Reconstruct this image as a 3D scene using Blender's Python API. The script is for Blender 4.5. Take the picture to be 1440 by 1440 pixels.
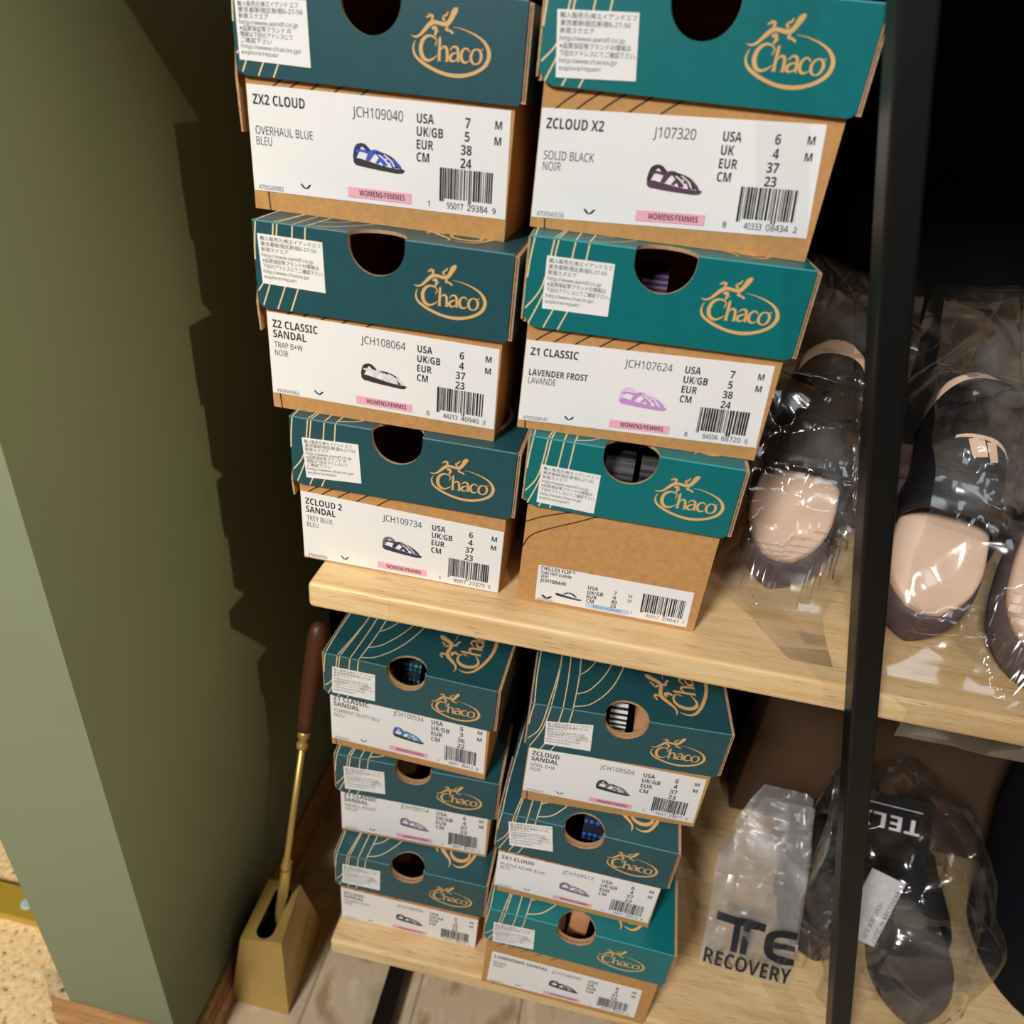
import bpy, bmesh, math, random
from mathutils import Vector, Matrix, noise
from mathutils.geometry import tessellate_polygon

for o in list(bpy.data.objects):
    bpy.data.objects.remove(o)
SC = bpy.context.scene
COL = SC.collection

# ------------------------------------------------------------------ camera
F_PX, YAW, PIT, ROL = 1026.985, -0.12771974, 0.5422748, 0.10927402
CAM = Vector((0.12839, -0.56866, 0.37054))
r = Vector((math.cos(YAW), -math.sin(YAW), 0)); fw = Vector((math.sin(YAW), math.cos(YAW), 0)); up = Vector((0, 0, 1))
F3 = fw*math.cos(PIT) - up*math.sin(PIT); U2 = up*math.cos(PIT) + fw*math.sin(PIT)
R3 = r*math.cos(ROL) + U2*math.sin(ROL); U3 = U2*math.cos(ROL) - r*math.sin(ROL)
cd = bpy.data.cameras.new('camera'); cam = bpy.data.objects.new('camera', cd); COL.objects.link(cam)
M = Matrix((R3, U3, -F3)).transposed().to_4x4(); M.translation = CAM
cam.matrix_world = M
cd.sensor_width = 36.0; cd.sensor_fit = 'HORIZONTAL'; cd.lens = 36.0*F_PX/1440.0
cd.clip_start = 0.02; cd.clip_end = 50
cd.dof.use_dof = True; cd.dof.focus_distance = 0.60; cd.dof.aperture_fstop = 5.6
SC.camera = cam

# ------------------------------------------------------------------ light, world, exposure
w = bpy.data.worlds.new('world'); SC.world = w; w.use_nodes = True
w.node_tree.nodes['Background'].inputs[0].default_value = (1.0, 0.85, 0.68, 1)
w.node_tree.nodes['Background'].inputs[1].default_value = 0.006
SC.view_settings.view_transform = 'Standard'; SC.view_settings.look = 'None'
SC.view_settings.gamma = 1.0; SC.view_settings.exposure = 0.0

def lamp(name, kind, loc, target, power, color, size=0.1, cone=None, blend=0.3):
    ld = bpy.data.lights.new(name, kind); ld.energy = power; ld.color = color
    if kind == 'AREA': ld.shape = 'DISK'; ld.size = size
    else: ld.shadow_soft_size = size
    if kind == 'SPOT': ld.spot_size = cone; ld.spot_blend = blend
    ob = bpy.data.objects.new(name, ld); COL.objects.link(ob); ob.location = loc
    ob.rotation_euler = (Vector(target) - Vector(loc)).to_track_quat('-Z', 'Y').to_euler()
    return ob
# shop ceiling spots: a broad one ahead and to the left of the shelf, one far to the right, one dim one ahead-right
lamp('ceiling_spot_front', 'AREA', (-0.75, -2.1, 1.75), (0.1, -0.05, -0.1), 69, (1.0, 0.98, 0.955), 0.5)
lamp('ceiling_spot_side', 'SPOT', (2.1, -2.02, 2.38), (-0.30, -0.60, 0.24), 350, (1.0, 0.86, 0.52), 0.02, math.radians(21.5), 0.7)
lamp('ceiling_spot_right', 'SPOT', (1.0, -2.4, 2.6), (0.52, 0.0, 0.0), 60, (1.0, 0.92, 0.85), 0.03, math.radians(19), 0.6)
lamp('added_panel_cool', 'AREA', (1.25, -1.1, 1.9), (0.45, 0.0, 0.0), 3.2, (0.80, 0.91, 1.0), 0.7)  # cool panel added to give the bag film bluish-white reflections

# ------------------------------------------------------------------ materials
def lin(c):
    return tuple((v/255/12.92 if v/255 <= 0.04045 else ((v/255+0.055)/1.055)**2.4) for v in c)
def mat(name, rgb, rough=0.5, metal=0.0, spec=0.5, vary=0.0, vscale=40.0, bump=0.0, bscale=200.0, coat=0.0):
    m = bpy.data.materials.new(name); m.use_nodes = True
    nt = m.node_tree; b = nt.nodes['Principled BSDF']; c = lin(rgb)
    b.inputs['Base Color'].default_value = (*c, 1); b.inputs['Roughness'].default_value = rough
    b.inputs['Metallic'].default_value = metal; b.inputs['Specular IOR Level'].default_value = spec
    b.inputs['Coat Weight'].default_value = coat
    if vary or bump:
        tc = nt.nodes.new('ShaderNodeTexCoord')
    if vary:
        n = nt.nodes.new('ShaderNodeTexNoise'); n.inputs['Scale'].default_value = vscale; n.inputs['Detail'].default_value = 5
        nt.links.new(tc.outputs['Object'], n.inputs['Vector'])
        cr = nt.nodes.new('ShaderNodeValToRGB')
        cr.color_ramp.elements[0].position = 0.3; cr.color_ramp.elements[1].position = 0.7
        cr.color_ramp.elements[0].color = (*[v*(1-vary) for v in c], 1); cr.color_ramp.elements[1].color = (*[min(1, v*(1+vary)) for v in c], 1)
        nt.links.new(n.outputs['Fac'], cr.inputs['Fac']); nt.links.new(cr.outputs['Color'], b.inputs['Base Color'])
    if bump:
        n2 = nt.nodes.new('ShaderNodeTexNoise'); n2.inputs['Scale'].default_value = bscale; n2.inputs['Detail'].default_value = 4
        nt.links.new(tc.outputs['Object'], n2.inputs['Vector'])
        bp = nt.nodes.new('ShaderNodeBump'); bp.inputs['Strength'].default_value = bump; bp.inputs['Distance'].default_value = 0.002
        nt.links.new(n2.outputs['Fac'], bp.inputs['Height']); nt.links.new(bp.outputs['Normal'], b.inputs['Normal'])
    return m
def ramp(nt, stops):
    cr = nt.nodes.new('ShaderNodeValToRGB'); e = cr.color_ramp.elements
    while len(e) < len(stops): e.new(0.5)
    for k, (p, c) in enumerate(stops): e[k].position = p; e[k].color = (*lin(c), 1)
    return cr
def wood_mat(name, a, b, c, scale=(1.2, 14, 14), rough=0.42, staves=True):
    m = bpy.data.materials.new(name); m.use_nodes = True; nt = m.node_tree; bs = nt.nodes['Principled BSDF']
    tc = nt.nodes.new('ShaderNodeTexCoord'); mp = nt.nodes.new('ShaderNodeMapping'); mp.inputs['Scale'].default_value = scale
    nt.links.new(tc.outputs['Object'], mp.inputs['Vector'])
    n = nt.nodes.new('ShaderNodeTexNoise'); n.inputs['Scale'].default_value = 7; n.inputs['Detail'].default_value = 8; n.inputs['Distortion'].default_value = 0.6
    nt.links.new(mp.outputs['Vector'], n.inputs['Vector'])
    cr = ramp(nt, [(0.25, a), (0.5, b), (0.75, c)]); nt.links.new(n.outputs['Fac'], cr.inputs['Fac'])
    out = cr.outputs['Color']
    # fine dark pores along the grain
    mp2 = nt.nodes.new('ShaderNodeMapping'); mp2.inputs['Scale'].default_value = (scale[0]*10, scale[1]*18, scale[2]*18)
    nt.links.new(tc.outputs['Object'], mp2.inputs['Vector'])
    n2 = nt.nodes.new('ShaderNodeTexNoise'); n2.inputs['Scale'].default_value = 3; n2.inputs['Detail'].default_value = 2
    nt.links.new(mp2.outputs['Vector'], n2.inputs['Vector'])
    cr2 = ramp(nt, [(0.28, (150, 120, 90)), (0.40, (255, 255, 255))]); nt.links.new(n2.outputs['Fac'], cr2.inputs['Fac'])
    mx = nt.nodes.new('ShaderNodeMixRGB'); mx.blend_type = 'MULTIPLY'; mx.inputs[0].default_value = 0.55
    nt.links.new(out, mx.inputs[1]); nt.links.new(cr2.outputs['Color'], mx.inputs[2]); out = mx.outputs[0]
    if staves:
        br = nt.nodes.new('ShaderNodeTexBrick'); br.inputs['Color1'].default_value = (1, 1, 1, 1); br.inputs['Color2'].default_value = (0.86, 0.80, 0.72, 1)
        br.inputs['Mortar'].default_value = (0.85, 0.75, 0.62, 1); br.inputs['Scale'].default_value = 1.0
        br.inputs['Brick Width'].default_value = 0.42; br.inputs['Row Height'].default_value = 0.045; br.inputs['Mortar Size'].default_value = 0.0003
        nt.links.new(tc.outputs['Object'], br.inputs['Vector'])
        m2 = nt.nodes.new('ShaderNodeMixRGB'); m2.blend_type = 'MULTIPLY'; m2.inputs[0].default_value = 1
        nt.links.new(out, m2.inputs[1]); nt.links.new(br.outputs['Color'], m2.inputs[2]); out = m2.outputs[0]
    nt.links.new(out, bs.inputs['Base Color']); bs.inputs['Roughness'].default_value = rough
    return m
def film_mat(name, tint=(0.97, 0.96, 0.95), haze=0.05, gloss=0.10, scale=7.0, bump=0.5, rough=0.09, dist=0.03, haze_max=0.2):
    m = bpy.data.materials.new(name); m.use_nodes = True; nt = m.node_tree; nt.nodes.clear()
    N = nt.nodes.new; K = nt.links.new
    out = N('ShaderNodeOutputMaterial'); tr = N('ShaderNodeBsdfTransparent'); tr.inputs[0].default_value = (*tint, 1)
    df = N('ShaderNodeBsdfDiffuse'); df.inputs[0].default_value = (0.85, 0.83, 0.82, 1)
    gl = N('ShaderNodeBsdfGlossy'); gl.inputs['Roughness'].default_value = rough; gl.inputs[0].default_value = (1, 1, 1, 1)
    tc = N('ShaderNodeTexCoord')
    hs = []
    for k, (sc, st) in enumerate(((scale, (1.0, 0.20, 0.45)), (scale*1.9, (0.22, 1.0, 0.6)))):
        mp = N('ShaderNodeMapping'); mp.inputs['Scale'].default_value = st; mp.inputs['Rotation'].default_value = (0.4+k, 0.9*k, 0.6-1.3*k)
        K(tc.outputs['Object'], mp.inputs['Vector'])
        wn = N('ShaderNodeTexNoise'); wn.inputs['Scale'].default_value = sc*0.7; wn.inputs['Detail'].default_value = 2; K(mp.outputs['Vector'], wn.inputs['Vector'])
        ad = N('ShaderNodeMixRGB'); ad.blend_type = 'ADD'; ad.inputs[0].default_value = 0.10; K(mp.outputs['Vector'], ad.inputs[1]); K(wn.outputs['Color'], ad.inputs[2])
        vo = N('ShaderNodeTexVoronoi'); vo.feature = 'DISTANCE_TO_EDGE'; vo.inputs['Scale'].default_value = sc; K(ad.outputs[0], vo.inputs['Vector'])
        pw = N('ShaderNodeMath'); pw.operation = 'POWER'; pw.inputs[1].default_value = 0.6; K(vo.outputs['Distance'], pw.inputs[0]); hs.append(pw)
    sm = N('ShaderNodeMath'); sm.operation = 'MULTIPLY_ADD'; sm.inputs[1].default_value = 0.4; K(hs[1].outputs[0], sm.inputs[0]); K(hs[0].outputs[0], sm.inputs[2])
    bp = N('ShaderNodeBump'); bp.inputs['Strength'].default_value = bump; bp.inputs['Distance'].default_value = dist
    K(sm.outputs[0], bp.inputs['Height']); K(bp.outputs['Normal'], gl.inputs['Normal'])
    lw = N('ShaderNodeLayerWeight'); lw.inputs['Blend'].default_value = 0.22; K(bp.outputs['Normal'], lw.inputs['Normal'])
    ma = N('ShaderNodeMath'); ma.operation = 'MULTIPLY_ADD'; ma.inputs[1].default_value = 0.30; ma.inputs[2].default_value = gloss; ma.use_clamp = True
    K(lw.outputs['Fresnel'], ma.inputs[0])
    m1 = N('ShaderNodeMixShader'); m1.inputs[0].default_value = haze
    hn = N('ShaderNodeTexNoise'); hn.inputs['Scale'].default_value = 11; hn.inputs['Detail'].default_value = 4; hn.inputs['Distortion'].default_value = 1.2; K(tc.outputs['Object'], hn.inputs['Vector'])
    hr = N('ShaderNodeMapRange'); hr.inputs['From Min'].default_value = 0.52; hr.inputs['From Max'].default_value = 0.72; hr.inputs['To Min'].default_value = haze; hr.inputs['To Max'].default_value = haze_max
    K(hn.outputs['Fac'], hr.inputs['Value']); K(hr.outputs['Result'], m1.inputs[0])
    K(tr.outputs[0], m1.inputs[1]); K(df.outputs[0], m1.inputs[2])
    m2 = N('ShaderNodeMixShader'); K(ma.outputs[0], m2.inputs[0])
    K(m1.outputs[0], m2.inputs[1]); K(gl.outputs[0], m2.inputs[2])
    K(m2.outputs[0], out.inputs['Surface'])
    return m
def pattern_mat(name, c1, c2, scale, kind='stripe', rough=0.8):
    m = bpy.data.materials.new(name); m.use_nodes = True; nt = m.node_tree; bs = nt.nodes['Principled BSDF']; bs.inputs['Roughness'].default_value = rough
    tc = nt.nodes.new('ShaderNodeTexCoord')
    if kind == 'stripe':
        t = nt.nodes.new('ShaderNodeTexWave'); t.bands_direction = 'Z'; t.inputs['Scale'].default_value = scale; t.inputs['Distortion'].default_value = 0
        nt.links.new(tc.outputs['Object'], t.inputs['Vector']); fac = t.outputs['Fac']
    else:
        t = nt.nodes.new('ShaderNodeTexVoronoi'); t.distance = 'MANHATTAN'; t.inputs['Randomness'].default_value = 0.15; t.inputs['Scale'].default_value = scale
        nt.links.new(tc.outputs['Object'], t.inputs['Vector']); fac = t.outputs['Distance']
    cr = ramp(nt, [(0.42, c1), (0.52, c2)]); cr.color_ramp.interpolation = 'LINEAR'
    nt.links.new(fac, cr.inputs['Fac']); nt.links.new(cr.outputs['Color'], bs.inputs['Base Color'])
    return m

TEAL_D = mat('teal_printed_card_dark', (32, 80, 88), 0.42, vary=0.06, vscale=60, bump=0.05, bscale=500)
TEAL_B = mat('teal_printed_card_bright', (4, 112, 114), 0.40, vary=0.04, vscale=60, bump=0.05, bscale=500)
FOLD_SHINE_D = mat('teal_fold_highlight_and_wear', (96, 150, 160), 0.6)  # lighter teal for the lid fold: painted edge highlight, with some scuffing
FOLD_SHINE_B = mat('bright_teal_fold_highlight_and_wear', (70, 175, 178), 0.6)
KRAFT = mat('kraft_card', (196, 146, 88), 0.75, vary=0.10, vscale=220, bump=0.08, bscale=400)
KRAFT_EDGE = mat('kraft_card_edge', (186, 150, 112), 0.9, vary=0.25, vscale=500)
CREAM = mat('cream_ink', (236, 214, 168), 0.5)
GOLD_INK = mat('tan_logo_ink', (226, 178, 112), 0.5)
DARKLINE = mat('dark_line_ink_and_gap_shade', (58, 42, 26), 0.6)
PAPER = mat('white_label_paper', (244, 242, 240), 0.45, vary=0.015, vscale=30)
INK = mat('black_ink', (34, 33, 36), 0.5)
INK_L = mat('light_black_ink', (74, 72, 76), 0.5)
PINK = mat('pink_ink', (250, 180, 198), 0.5)
BLUEBAR = mat('pale_blue_ink', (190, 215, 240), 0.5)
BLUEINK = mat('blue_ink', (30, 70, 140), 0.5)
WOOD = wood_mat('light_oak_board', (230, 190, 132), (244, 212, 160), (250, 226, 182))
BLACK_STEEL = mat('black_powder_coated_steel', (17, 16, 15), 0.42, spec=0.35, bump=0.05, bscale=900)
PAINT = mat('olive_green_wall_paint', (130, 138, 112), 0.75, spec=0.25, vary=0.03, vscale=6, bump=0.05, bscale=60)
BACKWALL = mat('black_wall_paint', (18, 17, 15), 0.9, spec=0.1)
BOARD_TRIM = wood_mat('orange_brown_baseboard_wood', (160, 112, 70), (184, 136, 90), (204, 160, 112), staves=False)
BRASS = mat('brushed_brass', (206, 174, 100), 0.36, metal=0.55, vary=0.05, vscale=30)
YELLOWMETAL = mat('yellow_brass_paint', (200, 168, 66), 0.35, metal=0.25)
DARKWOOD = mat('dark_wood', (84, 48, 24), 0.45, vary=0.2, vscale=30)
MUD = mat('mauve_grey_foam_sole', (98, 80, 80), 0.75, vary=0.06, vscale=80)
SKINFOAM = mat('beige_pink_foam', (242, 208, 182), 0.7, vary=0.05, vscale=30, bump=0.15, bscale=60)
BLACKFOAM = mat('black_foam_strap', (22, 22, 26), 0.5, bump=0.05, bscale=300)
DGREY = mat('dark_grey_foam', (64, 58, 58), 0.6, vary=0.06, vscale=50)
NAVY = mat('navy_black_fabric', (12, 14, 26), 0.85, spec=0.2, vary=0.25, vscale=40, bump=0.3, bscale=400)
CARD_BROWN = mat('brown_cardboard', (84, 60, 38), 0.85, vary=0.08, vscale=12)
WHITECARD = mat('white_tag_card', (235, 236, 242), 0.5)
BLACKCARD = mat('black_header_card', (20, 20, 22), 0.4)
FILM = film_mat('clear_crinkled_film', haze=0.008, haze_max=0.11, gloss=0.10, scale=7, bump=0.5, rough=0.15)
FILM_SOFT = film_mat('clear_film_with_frosting', haze=0.14, haze_max=0.42, gloss=0.06, scale=12, bump=0.25, rough=0.22)

def floor_mat():
    m = bpy.data.materials.new('mottled_stone_plank_floor'); m.use_nodes = True; nt = m.node_tree; bs = nt.nodes['Principled BSDF']
    tc = nt.nodes.new('ShaderNodeTexCoord'); mp = nt.nodes.new('ShaderNodeMapping'); mp.inputs['Scale'].default_value = (3, 1.6, 1); mp.inputs['Rotation'].default_value = (0, 0, 0.05)
    nt.links.new(tc.outputs['Object'], mp.inputs['Vector'])
    n = nt.nodes.new('ShaderNodeTexNoise'); n.inputs['Scale'].default_value = 9; n.inputs['Detail'].default_value = 8; nt.links.new(mp.outputs['Vector'], n.inputs['Vector'])
    cr = ramp(nt, [(0.32, (172, 148, 116)), (0.46, (214, 192, 158)), (0.58, (206, 186, 156)), (0.72, (236, 218, 188))]); nt.links.new(n.outputs['Fac'], cr.inputs['Fac'])
    br = nt.nodes.new('ShaderNodeTexBrick'); br.inputs['Scale'].default_value = 1; br.inputs['Brick Width'].default_value = 0.9; br.inputs['Row Height'].default_value = 0.15; br.inputs['Mortar Size'].default_value = 0.002
    br.inputs['Color1'].default_value = (1, 1, 1, 1); br.inputs['Color2'].default_value = (0.93, 0.93, 0.93, 1); br.inputs['Mortar'].default_value = (0.6, 0.56, 0.5, 1)
    mp2 = nt.nodes.new('ShaderNodeMapping'); mp2.inputs['Rotation'].default_value = (0, 0, math.pi/2); nt.links.new(tc.outputs['Object'], mp2.inputs['Vector']); nt.links.new(mp2.outputs['Vector'], br.inputs['Vector'])
    mx = nt.nodes.new('ShaderNodeMixRGB'); mx.blend_type = 'MULTIPLY'; mx.inputs[0].default_value = 1
    nt.links.new(cr.outputs['Color'], mx.inputs[1]); nt.links.new(br.outputs['Color'], mx.inputs[2]); nt.links.new(mx.outputs[0], bs.inputs['Base Color'])
    bs.inputs['Roughness'].default_value = 0.5
    return m
def carpet_mat():
    m = bpy.data.materials.new('speckled_beige_carpet'); m.use_nodes = True; nt = m.node_tree; bs = nt.nodes['Principled BSDF']
    tc = nt.nodes.new('ShaderNodeTexCoord'); n = nt.nodes.new('ShaderNodeTexNoise'); n.inputs['Scale'].default_value = 115; n.inputs['Detail'].default_value = 3
    nt.links.new(tc.outputs['Object'], n.inputs['Vector'])
    cr = ramp(nt, [(0.31, (140, 100, 58)), (0.40, (238, 200, 148)), (0.60, (250, 220, 170)), (0.75, (253, 232, 190))]); nt.links.new(n.outputs['Fac'], cr.inputs['Fac'])
    nt.links.new(cr.outputs['Color'], bs.inputs['Base Color']); bs.inputs['Roughness'].default_value = 0.95
    bp = nt.nodes.new('ShaderNodeBump'); bp.inputs['Strength'].default_value = 0.6; bp.inputs['Distance'].default_value = 0.004
    nt.links.new(n.outputs['Fac'], bp.inputs['Height']); nt.links.new(bp.outputs['Normal'], bs.inputs['Normal'])
    return m

# ------------------------------------------------------------------ mesh builder
class MB:
    """collects faces with materials and links them as ONE mesh object"""
    def __init__(s): s.v = []; s.f = []; s.mi = []; s.m = []; s.smooth = []
    def slot(s, m):
        if m not in s.m: s.m.append(m)
        return s.m.index(m)
    def add(s, vs, fs, m, smooth=False):
        k = len(s.v); i = s.slot(m)
        s.v += [tuple(v) for v in vs]
        for f in fs: s.f.append(tuple(a+k for a in f)); s.mi.append(i); s.smooth.append(smooth)
    def box(s, lo, hi, m, bevel=0):
        x0, y0, z0 = lo; x1, y1, z1 = hi
        if bevel:
            bm = bmesh.new(); bmesh.ops.create_cube(bm, size=1)
            for v in bm.verts: v.co = Vector(((lo[0]+hi[0])/2+v.co.x*(x1-x0), (y0+y1)/2+v.co.y*(y1-y0), (z0+z1)/2+v.co.z*(z1-z0)))
            bmesh.ops.bevel(bm, geom=bm.edges[:], offset=bevel, segments=3, affect='EDGES', profile=0.5)
            bm.verts.index_update(); s.add([v.co[:] for v in bm.verts], [[v.index for v in f.verts] for f in bm.faces], m); bm.free(); return
        s.add([(x0,y0,z0),(x1,y0,z0),(x1,y1,z0),(x0,y1,z0),(x0,y0,z1),(x1,y0,z1),(x1,y1,z1),(x0,y1,z1)],
              [(0,3,2,1),(4,5,6,7),(0,1,5,4),(1,2,6,5),(2,3,7,6),(3,0,4,7)], m)
    def prism(s, pts, fn, t, mf, me=None, mb=None):
        """2D outline (counter-clockwise seen from the front); fn(a,b,d) -> 3D, d = depth 0..t"""
        n = len(pts); tri = tessellate_polygon([[Vector((a, b, 0)) for a, b in pts]])
        fr = [fn(a, b, 0) for a, b in pts]; bk = [fn(a, b, t) for a, b in pts]
        def cc(tr):
            (ax, ay), (bx, by), (cx, cy) = (pts[i] for i in tr)
            return tr if (bx-ax)*(cy-ay)-(by-ay)*(cx-ax) > 0 else tr[::-1]
        tri = [cc(tuple(t_)) for t_ in tri]
        s.add(fr, tri, mf); s.add(bk, [t_[::-1] for t_ in tri], mb or me or mf)
        s.add(fr+bk, [(i, i+n, (i+1) % n+n, (i+1) % n) for i in range(n)], me or mf)
    def loft(s, rings, m, closed=True, caps=True, smooth=True):
        n = len(rings[0]); k = [p for r_ in rings for p in r_]; fs = []
        for i in range(len(rings)-1):
            for j in range(n if closed else n-1):
                j2 = (j+1) % n; fs.append((i*n+j, i*n+j2, (i+1)*n+j2, (i+1)*n+j))
        if caps and closed: fs.append(tuple(range(n))[::-1]); fs.append(tuple((len(rings)-1)*n+j for j in range(n)))
        s.add(k, fs, m, smooth)
    def tube(s, pts, rads, m, n=16):
        rings = []
        for i, p in enumerate(pts):
            p = Vector(p); a = Vector(pts[max(0, i-1)]); b = Vector(pts[min(len(pts)-1, i+1)]); d = (b-a).normalized()
            q = d.orthogonal().normalized() if abs(d.x) > 0.99 else d.cross(Vector((1, 0, 0))).normalized(); w_ = d.cross(q)
            rr = rads[i] if isinstance(rads, (list, tuple)) else rads
            rings.append([p+q*rr*math.cos(2*math.pi*k/n)+w_*rr*math.sin(2*math.pi*k/n) for k in range(n)])
        s.loft(rings, m)
    def build(s, name, parent=None):
        me = bpy.data.meshes.new(name); me.from_pydata(s.v, [], s.f)
        for m in s.m: me.materials.append(m)
        me.polygons.foreach_set('material_index', s.mi); me.polygons.foreach_set('use_smooth', s.smooth)
        me.update()
        o = bpy.data.objects.new(name, me); COL.objects.link(o)
        if parent: o.parent = parent
        return o
def tag(o, label, cat, group=None):
    o['label'] = label; o['category'] = cat
    if group: o['group'] = group
    return o
def empty(name, loc, rot=(0, 0, 0)):
    o = bpy.data.objects.new(name, None); COL.objects.link(o); o.location = loc; o.rotation_euler = rot; o.empty_display_size = 0.05
    return o
def structure(o): o['kind'] = 'structure'; return o

# ------------------------------------------------------------------ lettering
_tc = {}
def glyphs(s, bold=0.0):
    k = (s, bold)
    if k not in _tc:
        A, a, d = (0x1D5D4, 0x1D5EE, 0x1D7EC) if bold >= 0.02 else (0x1D5A0, 0x1D5BA, 0x1D7E2)   # plain sans letters, heavy or regular
        body = ''.join(chr(A+ord(q)-65) if 'A' <= q <= 'Z' else chr(a+ord(q)-97) if 'a' <= q <= 'z' else chr(d+ord(q)-48) if '0' <= q <= '9' else q for q in s)
        c = bpy.data.curves.new('lettering', 'FONT'); c.body = body; c.resolution_u = 3
        o = bpy.data.objects.new('lettering', c); m = o.to_mesh()
        vs = [(v.co.x, v.co.y) for v in m.vertices]; fs = [tuple(p.vertices) for p in m.polygons]
        o.to_mesh_clear(); bpy.data.objects.remove(o); bpy.data.curves.remove(c)
        xs = [a for a, b in vs]
        _tc[k] = (vs, fs, min(xs), max(xs))
    return _tc[k]
def write(mb, fn, s, u, v, cap, m, cond=0.72, asp=1.0, u1=None, bold=0.0, rot=0):
    """fn(u,v) -> 3D.  v is the baseline (v down), cap the cap height in v units, asp = v-unit/u-unit size ratio"""
    vs, fs, x0, x1 = glyphs(s, bold)
    k = cap/0.714
    sx = ((u1-u)/(x1-x0)) if u1 is not None else k*asp*cond
    mb.add([fn(u+(x-x0)*sx, v-y*k) for x, y in vs], fs, m)
    return u+(x1-x0)*sx
def ribbon(mb, fn, pts, m, sub=5, wscale=1.0):
    """variable-width stroke: pts = (x, y, width)"""
    P = [Vector(p) for p in pts]; Q = []
    for i in range(len(P)-1):
        a, b, c, d = P[max(0, i-1)], P[i], P[i+1], P[min(len(P)-1, i+2)]
        for t in range(sub):
            t /= sub
            Q.append(0.5*((2*b)+(c-a)*t+(2*a-5*b+4*c-d)*t*t+(3*b-a-3*c+d)*t**3))
    Q.append(P[-1]); L = []
    for i, q in enumerate(Q):
        d = (Q[min(i+1, len(Q)-1)]-Q[max(0, i-1)]).to_2d()
        d = d.normalized() if d.length > 1e-9 else Vector((1, 0)); n = Vector((-d.y, d.x))*max(q.z, 0.001)*0.5*wscale
        L.append((q.x-n.x, q.y-n.y)); L.append((q.x+n.x, q.y+n.y))
    mb.add([fn(a, b) for a, b in L], [(2*i, 2*i+1, 2*i+3, 2*i+2) for i in range(len(Q)-1)], m)

LOGO = [
 [(408,545,6),(425,500,22),(440,462,12)], [(440,470,16),(400,425,24),(330,400,30),(260,415,46),(205,470,58),(183,560,62),(205,650,58),(260,710,46),(330,724,36),(400,697,24),(455,655,10)],
 [(488,415,10),(484,450,40),(484,600,44),(484,730,44)], [(452,732,12),(520,732,12)], [(505,585,18),(545,548,30),(585,560,38),(606,610,44),(611,740,42)], [(578,742,12),(640,742,12)],
 [(655,600,14),(690,558,24),(735,552,30),(770,580,40),(783,640,42),(785,750,40)], [(785,752,14),(812,756,10)], [(775,632,18),(710,642,28),(667,670,44),(657,708,44),(690,742,30),(740,735,22),(775,700,16)],
 [(962,625,18),(930,585,22),(885,580,28),(842,620,42),(832,680,46),(850,735,42),(900,765,30),(950,750,18),(978,732,8)],
 [(1070,590,18),(1125,615,34),(1152,690,44),(1125,765,34),(1070,790,18),(1015,765,34),(988,690,44),(1015,615,34),(1070,590,18)],
 [(1150,597,20),(1172,597,20)],
 [(690,300,6),(800,318,10),(900,350,16),(1040,408,24),(1170,490,36),(1250,590,52),(1272,690,62),(1235,790,60),(1150,862,54),(1000,920,52),(800,942,56),(560,905,48),(300,800,46),(120,680,40),(64,570,30),(80,480,16),(100,452,4)],
 [(20,385,4),(90,408,26),(160,390,36),(230,330,52),(310,255,64),(380,228,54),(460,240,50),(540,258,56),(610,240,68),(655,180,74),(690,115,88),(722,78,70),(745,58,16)],
 [(345,210,36),(357,155,40),(320,140,36),(262,165,22)], [(322,140,20),(300,112,12)], [(550,215,36),(522,168,32),(572,142,30),(598,98,16)], [(545,158,20),(500,178,10)],
 [(350,305,34),(402,300,54),(420,345,46),(400,400,34)], [(430,360,20),(465,345,8)], [(600,285,38),(578,326,34),(640,345,30),(692,382,34)]]
def logo(mb, fn, m, thin=1.0):
    """fn(x, z) in metres at natural size, centre of the oval at (0,0)"""
    def g(px, py): return fn((px-668)/25150, -(py-620-0.105*(px-668))/25150)
    for st in LOGO: ribbon(mb, g, st, m, wscale=thin)
# ------------------------------------------------------------------ the room
ZF = -0.79; WX = -0.262; WY = -0.199
b = MB(); b.box((-0.33, -1.6, ZF-0.03), (1.6, 0.34, ZF), floor_mat()); structure(b.build('floor'))
b = MB(); b.box((-2.0, -1.6, ZF-0.03), (-0.3301, 1.6, ZF), carpet_mat()); structure(b.build('floor_carpet'))
b = MB(); b.box((-0.402, WY, ZF), (WX, 1.6, 1.6), PAINT); structure(b.build('wall_left'))
b = MB(); b.box((WX+0.0005, 0.30, ZF), (1.6, 0.34, 1.6), BACKWALL); structure(b.build('wall_back'))
def molding(name, x0, x1, top, axis):
    b = MB(); h = top-ZF
    prof = [(0, 0), (0.012, 0), (0.012, h*0.55), (0.009, h*0.60), (0.010, h*0.72), (0.006, h*0.80), (0.006, h*0.94), (0.004, h), (0, h)]
    if axis == 'y': rings = [[(WX+0.0003+d, y, ZF+z) for d, z in prof] for y in (x0, x1)]
    else: rings = [[(x, WY-0.0003-d, ZF+z) for d, z in prof] for x in (x0, x1)]
    b.loft(rings, BOARD_TRIM, smooth=False)
    return structure(b.build(name))
molding('baseboard_right', WY+0.001, 0.299, -0.727, 'y')
molding('baseboard_front', -0.424, -0.287, -0.664, 'x')

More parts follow.
